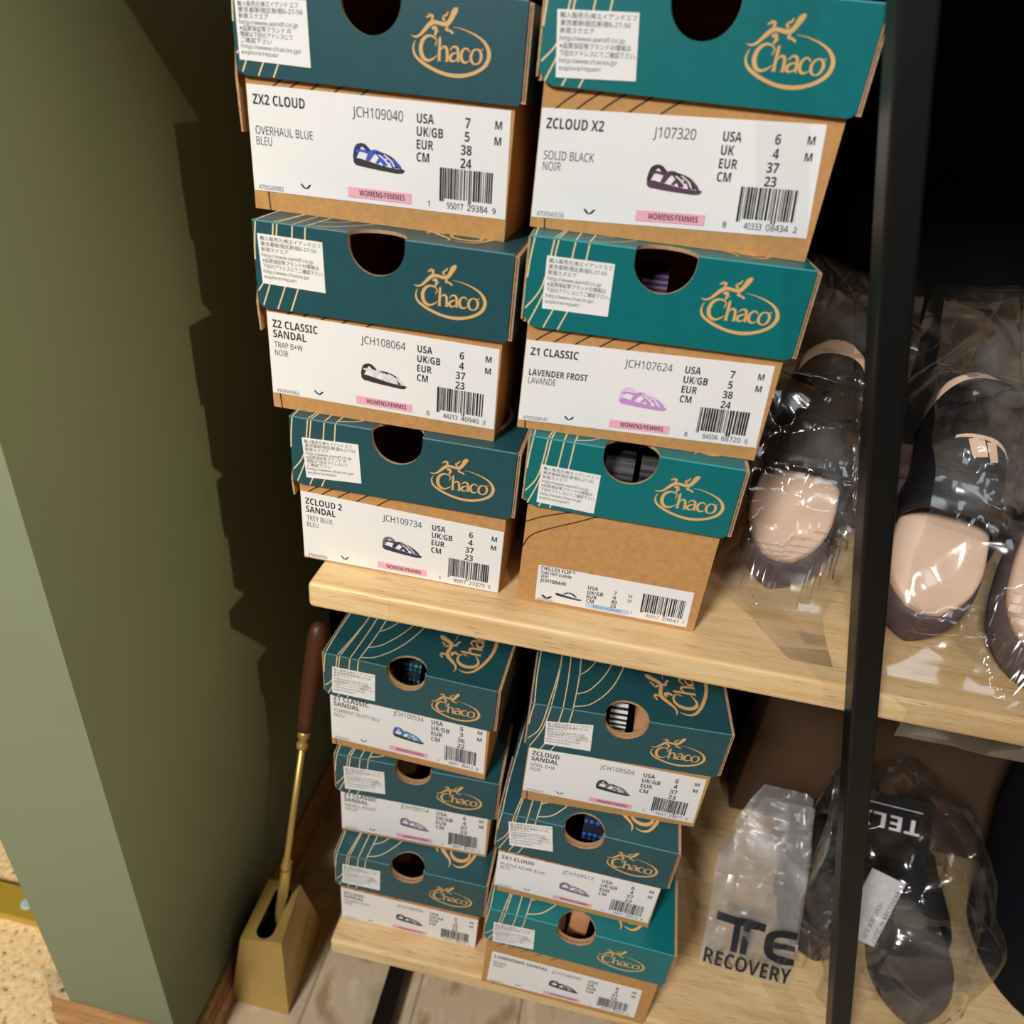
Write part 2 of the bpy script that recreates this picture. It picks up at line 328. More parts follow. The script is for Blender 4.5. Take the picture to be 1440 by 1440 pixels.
# ------------------------------------------------------------------ the display shelf: one piece of furniture
XS, YS, TS, ZL = -0.0894, -0.124, 0.0248, 0.529
shelf = empty('display_shelf', (0.4, 0.06, ZF))
tag(shelf, 'black steel framed display shelf with light wood boards carrying the shoe boxes', 'shelf')
def local(p): return tuple(Vector(p)-Vector((0.4, 0.06, ZF)))
def board(x0, z):
    b = MB(); b.box(local((x0, YS, z-TS)), local((1.15, 0.260, z)), WOOD, bevel=0.004)
    return b.build('shelf_board', shelf)
board(XS, 0.0); board(XS, -ZL); board(-0.118, 0.535)
def slanted(y0, y1, name):
    b = MB(); xa = lambda z: 0.3535-0.2752*z
    zs = (ZF+0.0005, 0.62)
    rings = [[local((xa(z)-0.0185, y0, z)), local((xa(z), y0, z)), local((xa(z), y1, z)), local((xa(z)-0.0185, y1, z))] for z in zs]
    b.loft(rings, BLACK_STEEL, smooth=False)
    o = b.build(name, shelf); md = o.modifiers.new('edge', 'BEVEL'); md.width = 0.0018; md.segments = 2; return o
slanted(-0.150, -0.1255, 'post'); slanted(0.2615, 0.286, 'post')
b = MB(); b.box(local((-0.048, -0.30, ZF+0.001)), local((-0.022, 0.262, ZF+0.028)), BLACK_STEEL, bevel=0.002); b.build('foot_rail', shelf)
for z in (-0.0125, -ZL-0.0125):
    b = MB(); x = 0.3535-0.2752*z-0.009; b.box(local((x-0.006, -0.1258, z-0.006)), local((x+0.006, -0.1235, z+0.006)), BLACK_STEEL)
    b.build('bracket', shelf)

# ------------------------------------------------------------------ shoe boxes
DEPTH = 0.275
def notch(cx, zt, rad, depth, n=18):
    """points of a U-shaped thumb notch, running left to right, downwards from zt"""
    pts = [(cx-rad, zt)]
    for k in range(n+1):
        a = math.pi+math.pi*k/n; pts.append((cx+rad*math.cos(a), zt-(depth-rad)+rad*math.sin(a)))
    pts.append((cx+rad, zt)); return pts
def round_corner(x, z, rad, a0, a1, n=6):
    return [(x+rad*math.cos(a0+(a1-a0)*k/n), z+rad*math.sin(a0+(a1-a0)*k/n)) for k in range(n+1)]
STK8 = ['輸入販売元:㈱エイアンドエフ', '東京都新宿区新宿6-27-56', '新宿スクエア', 'http://www.aandf.co.jp', '※品質保証等ブランドの情報は', '下記のアドレスにてご確認下さい。', 'http://www.chacos.jp/', 'explore/repair/']
W8 = [0.93, 0.86, 0.42, 0.80, 0.88, 0.95, 0.72, 0.52]
STK9 = ['輸入販売元:㈱エイアンド エフ', '東京都新宿区新宿6-27-56', '新宿スクエア', 'http://www.aandf.co.jp', '※品質保証等ブランド の', '情報は下記のアドレスにて', 'ご確認下さい', 'http://www.chacos.jp/', 'explore/repair']
W9 = [0.84, 0.90, 0.42, 0.82, 0.72, 0.74, 0.44, 0.84, 0.52]
SHOE_TOP = [(0,.30),(.03,.42),(.10,.50),(.22,.52),(.40,.46),(.60,.36),(.80,.30),(1.0,.30)]
def label_mesh(quad, T, w_cm):
    """size label: printed paper; T = dict of texts"""
    b = MB(); TL, TR, BR, BL = quad; Y = T['y']
    def at(u, v, d=0.0):
        x = (TL[0]*(1-u)+TR[0]*u)*(1-v)+(BL[0]*(1-u)+BR[0]*u)*v; z = (TL[1]*(1-u)+TR[1]*u)*(1-v)+(BL[1]*(1-u)+BR[1]*u)*v
        return (x, Y-0.0004-d, z)
    dl = [0.00012]
    def fn(u, v): return at(u, v, dl[0])
    def raise_ink(): dl[0] += 0.00003
    b.add([at(0,0),at(1,0),at(1,1),at(0,1)]+[(p[0], Y-0.0001, p[2]) for p in (at(0,0),at(1,0),at(1,1),at(0,1))], [(0,3,2,1),(4,5,1,0),(5,6,2,1),(6,7,3,2),(7,4,0,3)], PAPER)
    hgt = (TL[1]+TR[1]-BL[1]-BR[1])/2; wid = (TR[0]+BR[0]-TL[0]-BL[0])/2; asp = hgt/wid
    rnd = random.Random(T['code'])
    def quad_(u0, v0, u1, v1, m): b.add([fn(u0,v0),fn(u1,v0),fn(u1,v1),fn(u0,v1)], [(0,3,2,1)], m)
    def barcode(u0, v0, u1, v1, digits, dv0, dv1):
        u = u0; n = 0
        while u < u1:
            a = rnd.choice((.0022,.0022,.0044,.0066))*(u1-u0)/0.2*1.15; g = rnd.choice((.0026,.0026,.005))*(u1-u0)/0.2*1.15
            quad_(u, v0, min(u+a, u1), v1+(0.03 if n % 14 < 2 else 0), INK); u += a+g; n += 1
        L, A_, B_, R_ = digits; c = dv1-dv0
        write(b, fn, L, u0-0.045*(u1-u0)/0.2, dv1, c*0.9, INK_L, 1.0, asp); write(b, fn, A_, u0+0.03*(u1-u0)/.2, dv1, c, INK_L, u1=u0+0.46*(u1-u0)); write(b, fn, B_, u0+0.54*(u1-u0), dv1, c, INK_L, u1=u0+0.93*(u1-u0)); write(b, fn, R_, u1+0.02*(u1-u0), dv1, c*0.9, INK_L, 1.0, asp)
    def shoe(u0, v0, u1, v1, sole, s1, s2, flip=False):
        def sf(x, y): return fn(u0+(u1-u0)*x, v1-(v1-v0)*y)
        tp = [(0,.40),(.10,.42),(.25,.36),(.45,.28),(.65,.21),(.85,.17),(.96,.18),(1.0,.15)]; bt = [(0,.25),(.05,.15),(.25,.10),(.45,.06),(.65,.03),(.85,.0),(.95,.02),(1.0,.11)]
        b.add([sf(*p) for p in tp+bt], [(k, 8+k, 9+k, k+1) for k in range(7)], sole)
        if flip:
            ribbon(b, sf, [(.30,.40,.05),(.45,.62,.10),(.62,.60,.12),(.80,.28,.06)], s1); return
        for st, c in (([(.02,.38,.06),(.05,.60,.10),(.10,.84,.12),(.18,.92,.10),(.26,.80,.10),(.34,.62,.10)], s2), ([(.05,.66,.08),(.16,.70,.09),(.28,.66,.10),(.40,.62,.12)], s1), ([(.28,.36,.08),(.34,.60,.12),(.42,.72,.13),(.52,.62,.14),(.58,.42,.12),(.62,.24,.08)], s1),
                      ([(.44,.68,.07),(.56,.66,.10),(.70,.55,.12),(.80,.40,.11),(.86,.20,.08)], s2), ([(.46,.30,.06),(.54,.50,.07),(.62,.58,.07),(.72,.46,.07),(.78,.20,.06)], s1), ([(.62,.26,.06),(.68,.44,.07),(.78,.46,.07),(.88,.30,.07),(.92,.18,.05)], s1), ([(.50,.62,.035),(.62,.44,.035),(.70,.24,.03)], PAPER), ([(.60,.64,.03),(.74,.44,.03),(.80,.24,.03)], PAPER)):
            raise_ink(); ribbon(b, sf, st, c)
    S = T['size']
    if T.get('small'):
        v = .02
        write(b, fn, T['title'][0], .02, .11, .10, INK, u1=.24, bold=.03); write(b, fn, T['sub'], .02, .23, .08, INK, u1=.22, bold=.02); write(b, fn, T['sub2'], .02, .33, .07, INK, u1=.075, bold=.02)
        write(b, fn, T['code'], .02, .46, .10, INK, u1=.19, bold=.025)
        ribbon(b, fn, [(.045,.84,.02),(.075,.92,.025),(.105,.84,.02)], INK); write(b, fn, T['serial'], .015, .985, .055, INK_L, u1=.12)
        shoe(.13, .55, .305, .82, T['ink'][0], T['ink'][1], T['ink'][2], True)
        for k, (a, c) in enumerate(zip(('USA', 'UK/GB', 'EUR', 'CM'), S)):
            vv = .44+.125*k+(.0 if k else -.01); write(b, fn, a, .335, vv, .10, INK, .9, asp, bold=.025); write(b, fn, c, .505 if len(c) == 1 else .495, vv+.02, .10, INK, .9, asp, bold=.025)
            if k < 2: write(b, fn, 'M', .60, vv+.03, .09, INK, .9, asp)
        quad_(.335, .83, .62, .97, BLUEBAR); raise_ink(); write(b, fn, 'MENS/HOMMES', .385, .935, .075, BLUEINK, u1=.57)
        barcode(.69, .26, .96, .78, T['bar'], .83, .92)
        return b
    v = T.get('v0', .175); ti = T['title']
    for t_ in ti:
        write(b, fn, t_, .022, v, .092, INK, .80, asp, bold=.028); v += .12
    v = max(v+.0, T.get('vs', .33)) if len(ti) == 2 else T.get('vs', .45)
    write(b, fn, T['sub'], .024, v, .078 if len(ti) == 1 else .07, INK, .74, asp, bold=T.get('sb', .008)); write(b, fn, T['sub2'], .024, v+.10, .078 if len(ti) == 1 else .07, INK_L, .70, asp)
    ribbon(b, fn, [(.195,.885,.008),(.214,.93,.010),(.233,.885,.008)], INK)
    write(b, fn, T['serial'], .02, .985, .045, INK_L, u1=.122)
    write(b, fn, T['code'], .41, .195, .092, INK, u1=.41+.0215*len(T['code']), bold=.006)
    for k, (a, c) in enumerate(zip(T.get('rows', ('USA', 'UK/GB', 'EUR', 'CM')), S)):
        vv = .19+.117*k; write(b, fn, a, .655, vv, .085, INK, .78, asp, bold=.026); write(b, fn, c, .835 if len(c) == 1 else .822, vv+(.005*k), .088, INK, .85, asp, bold=.026)
        if k < 2: write(b, fn, 'M', .945, .165+.14*k+.01, .072, INK, .9, asp, bold=.03)
    shoe(.41, .42, .61, .68, *T['ink'])
    quad_(.385, .855, .635, .955, PINK); raise_ink(); write(b, fn, 'WOMENS/FEMMES', .43, .932, .056, INK, u1=.61, bold=.03)
    barcode(.745, .57, .945, .86, T['bar'], .895, .955)
    return b
def ink(name, rgb): return mat('print_'+name, rgb, 0.5)
I_DARK, I_GREY, I_NAVY, I_BLUE, I_LAV, I_LAV2, I_PLUM, I_WHITE, I_TEAL, I_LILAC = ink('dark', (58,54,56)), ink('grey', (120,116,120)), ink('navy', (50,56,92)), ink('blue', (70,92,196)), ink('lavender', (206,150,212)), ink('pale_lavender', (232,206,238)), ink('plum', (92,64,88)), ink('white', (225,222,224)), ink('teal', (40,140,180)), ink('lilac', (168,140,190))
def top_lines(H): return None
def shoe_box(spec, T, colour, label, zc):
    W, H, hl = spec['W'], spec['H'], spec['hl']; x, y, z = spec['p']; D = DEPTH
    teal, fold_shine = (TEAL_D, FOLD_SHINE_D) if colour == 'dark' else (TEAL_B, FOLD_SHINE_B)
    root = empty('shoe_box', (x, y, z+0.0005+0.0003*T['lev']), (0, 0, spec['yaw'])); tag(root, label, 'shoe box', 'shoe boxes stacked on the shelf boards')
    hw = W/2; cx = -0.003; R = 0.0195; t = 0.0024
    # --- base tray
    b = MB(); g = 0.0036; bw = hw-g; y0 = g; zt = H-t-0.0002
    prof = [(-bw, 0), (bw, 0), (bw, zt)] + [(p[0], p[1]) for p in notch(cx, zt, *((R-0.001, 0.0240-t) if T['low'] else (R+0.001, 0.0275-t)))[::-1]] + [(-bw, zt)]
    b.prism(prof, lambda a, c, d: (a, y0+d, c), t, KRAFT, KRAFT_EDGE, KRAFT)
    b.box((-bw, y0+t, 0), (bw, D-g, t), KRAFT); b.box((-bw, y0+t, t), (-bw+t, D-g, zt), KRAFT); b.box((bw-t, y0+t, t), (bw, D-g, zt), KRAFT); b.box((-bw+t, D-g-t, t), (bw-t, D-g, zt), KRAFT)
    f = lambda a, c: (a, y0-0.00015, c)
    if T.get('small'):
        for st in ([(-bw, .075, .0007), (-.055, .084, .0007), (-.02, H-hl+.004, .0007)], [(-bw, .052, .0007), (-.064, .066, .0007), (-.03, .084, .0007), (-.008, H-hl+.004, .0007)], [(-bw, .092, .0007), (-.06, H-hl+.002, .0007)], [(-bw, H-hl-.001, .0007), (-.045, H-hl+.003, .0007)]): ribbon(b, f, st, DARKLINE)
    else:
        for a in (-.070, -.058, -.044, -.028, -.010): ribbon(b, f, [(a-.012, H-hl-.013, .0006), (a-.004, H-hl-.006, .0006), (a+.008, H-hl+.002, .0006)], DARKLINE)
        ribbon(b, f, [(-.0795, 0, .0006), (-.080, .006, .0006), (-.0805, .013, .0006)], DARKLINE)
    fl = lambda a, c: (-bw-0.00015, a, c)
    for a in (.02, .045, .07, .10, .15): ribbon(b, fl, [(a+.10, .0, .0008), (a+.05, .04, .0008), (a, H-hl, .0008)][::-1], DARKLINE)
    base = b.build('base', root)
    L = [list(q) for q in spec['lab']]; cl = bw-0.0004
    for q in L: q[0] = max(-cl, min(cl, q[0])); q[1] = max(0.0004, q[1])
    if 'top' in T: L[0][1] += T['top']; L[1][1] += T['top']
    T = dict(T); T['y'] = y0; T['wid'] = W
    label_mesh(L, T, 0).build('size_label', base)
    # --- lid
    b = MB(); rc = 0.006 if colour == 'dark' else 0.011; rb = 0.003 if colour == 'dark' else 0.005
    zb = H-hl; zt = H
    prof = round_corner(-hw+rc, zb+rc, rc, math.pi, 1.5*math.pi) + round_corner(hw-rb, zb+rb, rb, 1.5*math.pi, 2*math.pi) + [(hw, zt)] + notch(cx, zt, R, 0.0258)[::-1] + [(-hw, zt)]
    b.prism(prof, lambda a, c, d: (a, d, c), t, teal, KRAFT_EDGE, KRAFT)
    Dn = 0.0195
    tp = [(-hw, t)] + [(-hw, D), (hw, D), (hw, t)] + [(cx+R*math.cos(math.pi*k/18), t+0.0+Dn*math.sin(math.pi*k/18)*0.98) for k in range(19)]
    tp = tp[::-1]
    b.prism(tp, lambda a, c, d: (a, c, zt-d), t, teal, KRAFT_EDGE, KRAFT)
    # strip of the lid top above the front panel is the folded edge: side panels and back
    b.box((-hw, t+0.0006, zb+0.002), (-hw+t, D-t, zt-t), KRAFT); b.box((hw-t, t+0.0006, zb+0.001), (hw, D-t, zt-t), teal); b.box((-hw, D-t, zb), (hw, D, zt-t), teal)
    b.box((hw+0.0002, 0.0010, zb+0.0015), (hw+0.0032, 0.085, zt-0.0012), KRAFT_EDGE); b.box((hw+0.0032, 0.0012, zb+0.0015), (hw+0.0034, 0.085, zt-0.0012), teal)
    for e in (0.0001, 0.0015): b.box((hw+e, 0.0007, zb+0.003), (hw+e+0.0005, 0.0011, zt-0.002), DARKLINE)  # dark strips put in for the shaded gaps between card layers
    if colour != 'dark' or T['low']: b.box((-hw-0.0014, 0.0010, zb+0.004), (-hw-0.0001, 0.07, zt-0.0012), KRAFT_EDGE)
    for a0, a1 in ((-hw, cx-R), (cx+R, hw)): b.box((a0+0.0005, -0.0002, zt-0.0006), (a1-0.0003, 0.0004, zt+0.00015), fold_shine); b.box((a0+0.0005, 0.0004, zt-0.0006), (a1-0.0003, t+0.001, zt+0.00012), teal)  # thin lighter bar paints the highlight along the front fold
    ff = lambda a, c: (-hw+a*W, -0.00018, zt-c); ft = lambda a, c: (-hw+a*W, c, zt+0.00018)
    lw = 0.00045
    for st in ([(.015,.0008),(.006,.014),(.002,.026)], [(.085,.0008),(.06,.03),(.006,hl-.012)], [(.10,.0008),(.075,.03),(.022,hl-.002)], [(.16,.0008),(.138,.03),(.08,hl-.0005)], [(.21,.0008),(.19,.03),(.135,hl-.0005)]):
        ribbon(b, lambda a, c: ff(a/W, c), [(a*W, c, lw) for a, c in st], CREAM)
    for st in ([(.015,.001),(.01,.04),(.02,.10),(.03,.20)], [(.085,.001),(.11,.03),(.128,.06),(.13,.10),(.12,.20)], [(.10,.001),(.118,.03),(.131,.06)], [(.16,.001),(.175,.04),(.18,.09),(.175,.20)], [(.21,.001),(.23,.04),(.235,.08),(.23,.20)],
               [(.212,.004),(.31,.012),(.43,.045),(.55,.12)], [(.225,.02),(.30,.03),(.40,.065),(.48,.13)], [(.23,.045),(.28,.055),(.34,.08),(.40,.14)], [(.235,.07),(.30,.11),(.33,.16)], [(.235,.09),(.27,.12),(.29,.16)]):
        ribbon(b, lambda a, c: ft(a/W, c), [(a*W, c, lw) for a, c in st], CREAM)
    fs = lambda a, c: (-hw-0.00018, a, c)
    for a in (.012, .03, .05, .08, .12, .17): ribbon(b, fs, [(a, zt-.001, .0008), (a+.012, zb+.03, .0008), (a+.03, zb+.003, .0008)][::-1], DARKLINE)
    lx = T.get('lx', 0.0488)
    logo(b, lambda a, c: (lx+a, -0.0002, zt+zc+c), GOLD_INK)
    logo(b, lambda a, c: (0.052-c*1.65, 0.055+a*1.65, zt+0.0002), GOLD_INK)
    lid = b.build('lid', root)
    if T.get('flap'):
        f0, f1 = T['flap']; b = MB()
        b.loft([[(-hw-.0012-k_, .004, zz), (-hw-.0012-k_, .09, zz), (-hw-.0004-k_*.6, .09, zz), (-hw-.0004-k_*.6, .004, zz)] for zz, k_ in ((zb+f0, .0004), (zb+(f0*.6+f1*.4), .0026), (zb+f1, .0014))], KRAFT_EDGE, smooth=False)
        b.build('side_flap', root)
    # --- importer's sticker
    b = MB(); q = spec['stk']
    q = [(max(-hw+.001, a), min(-0.0005, c)) for a, c in q]
    def at(u, v, d=0.0):
        a = (q[0][0]*(1-u)+q[1][0]*u)*(1-v)+(q[3][0]*(1-u)+q[2][0]*u)*v; c = (q[0][1]*(1-u)+q[1][1]*u)*(1-v)+(q[3][1]*(1-u)+q[2][1]*u)*v
        return (a, -0.0005-d, zt+c)
    b.add([at(0,0),at(1,0),at(1,1),at(0,1)]+[(p[0], -0.0001, p[2]) for p in (at(0,0),at(1,0),at(1,1),at(0,1))], [(0,3,2,1),(4,5,1,0),(5,6,2,1),(6,7,3,2),(7,4,0,3)], PAPER)
    fn = lambda u, v: at(u, v, 0.0001)
    lines, ws = (STK9, W9) if T.get('nine') else (STK8, W8); n = len(lines)
    for k, (s_, w_) in enumerate(zip(lines, ws)):
        vb = .115+(.86/n)*k*1.02; write(b, fn, s_, .04, vb, .068 if s_[0] not in 'he' else .066, INK, u1=.04+w_, bold=0.004)
    b.build('import_sticker', lid)
    return root
B_ = {
    'A1': dict(p=(-0.0551, -0.0539, 0.2678), yaw=-0.0075, W=0.1893, H=0.1372, hl=0.0551,
        lab=[[-0.0976, 0.0773], [0.0887, 0.0794], [0.0924, 0.0144], [-0.0946, 0.0122]], stk=[[-0.092, -0.0138], [-0.0442, -0.0111], [-0.043, -0.0469], [-0.0917, -0.0465]]),
    'A2': dict(p=(-0.0401, -0.0862, 0.1316), yaw=0.0137, W=0.18, H=0.1363, hl=0.0591,
        lab=[[-0.0918, 0.0739], [0.085, 0.0711], [0.0859, 0.0099], [-0.0899, 0.012]], stk=[[-0.0866, -0.0084], [-0.0406, -0.0087], [-0.0395, -0.0424], [-0.0853, -0.0415]]),
    'A3': dict(p=(-0.0214, -0.0945, 0.0), yaw=0.0053, W=0.176, H=0.1316, hl=0.0573,
        lab=[[-0.0862, 0.0654], [0.0854, 0.0601], [0.0839, -0.0003], [-0.0892, 0.0015]], stk=[[-0.0785, -0.0162], [-0.0333, -0.0144], [-0.0312, -0.0477], [-0.0764, -0.0505]]),
    'B1': dict(p=(0.1437, -0.0634, 0.282), yaw=0.0179, W=0.1862, H=0.1367, hl=0.0554,
        lab=[[-0.1013, 0.0692], [0.0795, 0.0771], [0.0862, 0.0139], [-0.0967, 0.0061]], stk=[[-0.0856, -0.0173], [-0.0387, -0.0152], [-0.0349, -0.0486], [-0.0824, -0.0509]]),
    'B2': dict(p=(0.1487, -0.0855, 0.1488), yaw=0.0487, W=0.1781, H=0.1332, hl=0.0577,
        lab=[[-0.0944, 0.0653], [0.0809, 0.0697], [0.084, 0.01], [-0.0904, 0.0062]], stk=[[-0.0775, -0.0108], [-0.0341, -0.011], [-0.0334, -0.0445], [-0.077, -0.0445]]),
    'B3': dict(p=(0.151, -0.0961, 0.0), yaw=0.007, W=0.1518, H=0.1488, hl=0.0568,
        lab=[[-0.0579, 0.0373], [0.0651, 0.0371], [0.0661, 0.0028], [-0.057, 0.0035]], stk=[[-0.0652, -0.021], [-0.0219, -0.0222], [-0.0222, -0.0545], [-0.0657, -0.0528]]),
    'C1': dict(p=(-0.0193, -0.0646, -0.2666), yaw=-0.0268, W=0.1765, H=0.1321, hl=0.0556,
        lab=[[-0.092, 0.0734], [0.0815, 0.0711], [0.0831, 0.0093], [-0.09, 0.0096]], stk=[[-0.0788, -0.0159], [-0.0341, -0.0144], [-0.0343, -0.0499], [-0.0801, -0.0509]]),
    'C2': dict(p=(-0.0078, -0.0681, -0.3982), yaw=0.0366, W=0.1771, H=0.1316, hl=0.0594,
        lab=[[-0.0909, 0.0697], [0.0816, 0.0668], [0.0831, 0.0045], [-0.0899, 0.0041]], stk=[[-0.079, -0.0166], [-0.034, -0.0145], [-0.0325, -0.0495], [-0.078, -0.0523]]),
    'C3': dict(p=(-0.0029, -0.0965, -0.529), yaw=0.0084, W=0.1738, H=0.1308, hl=0.0604,
        lab=[[-0.087, 0.0605], [0.0833, 0.0583], [0.0853, 0.0003], [-0.0856, -0.0001]], stk=[[-0.0781, -0.0175], [-0.0336, -0.0153], [-0.034, -0.0519], [-0.079, -0.0527]]),
    'D1': dict(p=(0.1927, -0.0906, -0.2451), yaw=0.0623, W=0.1778, H=0.1345, hl=0.0566,
        lab=[[-0.0885, 0.0743], [0.0823, 0.0671], [0.0835, 0.0057], [-0.0867, 0.0135]], stk=[[-0.0733, -0.0192], [-0.031, -0.0149], [-0.0289, -0.0482], [-0.0721, -0.0482]]),
    'D2': dict(p=(0.1761, -0.1137, -0.3778), yaw=-0.0153, W=0.1726, H=0.1327, hl=0.0579,
        lab=[[-0.0865, 0.0639], [0.0823, 0.0667], [0.0809, 0.0081], [-0.0878, 0.0093]], stk=[[-0.0764, -0.0114], [-0.0337, -0.0036], [-0.0287, -0.0406], [-0.072, -0.0464]]),
    'D3': dict(p=(0.1891, -0.1318, -0.529), yaw=-0.0175, W=0.1944, H=0.1511, hl=0.0591,
        lab=[[-0.0858, 0.0669], [0.0803, 0.0669], [0.0817, 0.009], [-0.0877, 0.0055]], stk=[[-0.0886, -0.022], [-0.0446, -0.0182], [-0.0424, -0.0535], [-0.0872, -0.0571]]),
}
TX = {
 'A1': dict(low=False, flap=(0.022, -0.034), lev=2, title=['ZX2 CLOUD'], sub='OVERHAUL BLUE', sub2='BLEU', code='JCH109040', serial='4700589082', size=('7','5','38','24'), bar=('1','95017','29384','9'), ink=(I_DARK, I_BLUE, I_NAVY), nine=True, sb=.004),
 'A2': dict(low=False, flap=(0.016, -0.018), lev=1, title=['Z2 CLASSIC','SANDAL'], sub='TRAP B+W', sub2='NOIR', code='JCH108064', serial='4700589062', size=('6','4','37','23'), bar=('0','44213','40940','2'), ink=(I_DARK, I_WHITE, I_DARK), vs=.38),
 'A3': dict(low=False, flap=(0.012, -0.014), lev=0, title=['ZCLOUD 2','SANDAL'], sub='TREY BLUE', sub2='BLEU', code='JCH109734', serial='4700589082', size=('6','4','37','23'), bar=('1','95017','27273','5'), ink=(I_NAVY, I_NAVY, I_GREY), nine=True, vs=.38),
 'B1': dict(low=False, lev=2, title=['ZCLOUD X2'], sub='SOLID BLACK', sub2='NOIR', code='J107320', serial='4700543556', size=('6','4','37','23'), rows=('USA','UK','EUR','CM'), bar=('8','40333','08434','2'), ink=(I_PLUM, I_PLUM, I_DARK), sb=.012),
 'B2': dict(low=False, lev=1, title=['Z1 CLASSIC'], sub='LAVENDER FROST', sub2='LAVANDE', code='JCH107624', serial='4700508141', size=('7','5','38','24'), bar=('8','84506','68720','6'), ink=(I_LAV, I_LAV, I_LAV2), vs=.42, sb=.022),
 'B3': dict(low=False, lev=0, small=True, title=['CHILLOS FLIP™'], sub='TUBE FRET SCARAB', sub2='VERT', code='JCH108449', serial='4700568141', size=('7','6','40','25'), bar=('1','95017','29041','7'), ink=(I_DARK, I_DARK, I_DARK), lx=0.0435),
 'C1': dict(low=True, lev=2, title=['Z1 CLASSIC','SANDAL'], sub='CURRENT DUSTY BLU', sub2='BLEU', code='JCH109534', serial='4700589071', size=('5','3','36','22'), bar=('1','95017','30412','8'), ink=(I_DARK, I_TEAL, I_BLUE), top=.006, vs=.38),
 'C2': dict(low=True, lev=1, title=['Z1 CLASSIC','SANDAL'], sub='SQUALL VIOLET', sub2='VIOLET', code='JCH109714', serial='4700589071', size=('6','4','37','23'), bar=('1','95017','30533','1'), ink=(I_GREY, I_LILAC, I_GREY), top=.004, vs=.38),
 'C3': dict(low=True, lev=0, title=['ZCLOUD','SANDAL'], sub='SQUARED NAVY', sub2='NOIR', code='JCH109706', serial='4700589071', size=('5','3','36','22'), bar=('1','95017','30618','5'), ink=(I_NAVY, I_NAVY, I_DARK), vs=.38),
 'D1': dict(low=True, lev=2, title=['ZCLOUD','SANDAL'], sub='LEVEL B+W', sub2='NOIR', code='JCH109504', serial='4700589071', size=('6','4','37','23'), bar=('1','95017','29877','0'), ink=(I_DARK, I_GREY, I_DARK), top=.002, vs=.38),
 'D2': dict(low=True, lev=1, title=['ZX1 CLOUD'], sub='PUZZLE AZURE BLUE', sub2='BLEU', code='JCH109512', serial='4700589071', size=('6','4','37','23'), bar=('1','95017','29912','8'), ink=(I_GREY, I_LILAC, I_GREY), top=.003, vs=.36),
 'D3': dict(low=True, lev=0, title=['LOWDOWN SANDAL'], sub='BLACK', sub2='NOIR', code='JCH108090', serial='4700589071', size=('6','4','37','23'), rows=('USA','UK','EUR','CM'), bar=('1','95017','28004','3'), ink=(I_DARK, I_DARK, I_DARK), vs=.36),
}
LB = {
 'A1': 'dark teal shoe box topping the upper left stack, blue sandal on its label',
 'A2': 'dark teal shoe box amid the upper left stack, black and white sandal on its label',
 'A3': 'dark teal shoe box under the upper left stack, overhanging the board end',
 'B1': 'bright teal shoe box topping the upper right stack, plum black sandal on its label',
 'B2': 'bright teal shoe box amid the upper right stack, lavender sandal on its label',
 'B3': 'narrow bright teal shoe box with a small low label on bare kraft card',
 'C1': 'dark teal shoe box topping the lower left stack, turquoise sandal on its label',
 'C2': 'dark teal shoe box amid the lower left stack, lilac sandal on its label',
 'C3': 'dark teal shoe box under the lower left stack, resting on the lowest board',
 'D1': 'dark teal shoe box topping the lower right stack, striped strap in its thumb hole',
 'D2': 'dark teal shoe box amid the lower right stack, blue patterned strap in its thumb hole',
 'D3': 'bright teal shoe box under the lower right stack, tan straps in its thumb hole',
}
COLR = dict(A1='dark', A2='dark', A3='dark', B1='b', B2='b', B3='b', C1='dark', C2='dark', C3='dark', D1='dark', D2='dark', D3='b')
ZC = dict(A1=-.030, A2=-.0345, A3=-.034, B1=-.031, B2=-.0315, B3=-.033, C1=-.037, C2=-.037, C3=-.037, D1=-.036, D2=-.035, D3=-.036)
BOX = {n: shoe_box(B_[n], TX[n], COLR[n], LB[n], ZC[n]) for n in B_}
# ------------------------------------------------------------------ sandals inside the boxes, seen through the thumb holes
def foot_w(s):
    return 0.040*(0.62+0.38*math.cos(2*math.pi*(s-0.22)))*min(1, (s/0.06)**0.5 if s < 0.06 else 1)*min(1, ((1-s)/0.06)**0.5 if s > 0.94 else 1)
def foot_half(s):
    a = 0.047-0.012*math.exp(-((s-0.58)/0.16)**2)-0.006*s
    e = 1.0
    if s < 0.22: e = math.sqrt(max(0, 1-((0.22-s)/0.22)**2))
    if s > 0.86: e = math.sqrt(max(0, 1-((s-0.86)/0.14)**2))
    return max(0.002, a*e)
def sole_rings(length, z0, z1, grow=0.0, n=28, dome=0.0, k=20):
    rings = []
    for i in range(n+1):
        s = (1-math.cos(math.pi*i/n))/2; hw_ = foot_half(s)+grow*(1 if 0.02 < s < 0.98 else 0.3); yy = s*length; ring = []
        for j in range(k):
            a = 2*math.pi*j/k; ca, sa = math.cos(a), math.sin(a)
            ex = math.copysign(abs(ca)**0.55, ca); ez = math.copysign(abs(sa)**0.55, sa)
            zz = (z0+z1)/2+ez*(z1-z0)/2+(dome*(1-ex*ex)*max(0, ez) if dome else 0)
            ring.append((ex*hw_, yy, zz))
        rings.append(ring)
    return rings
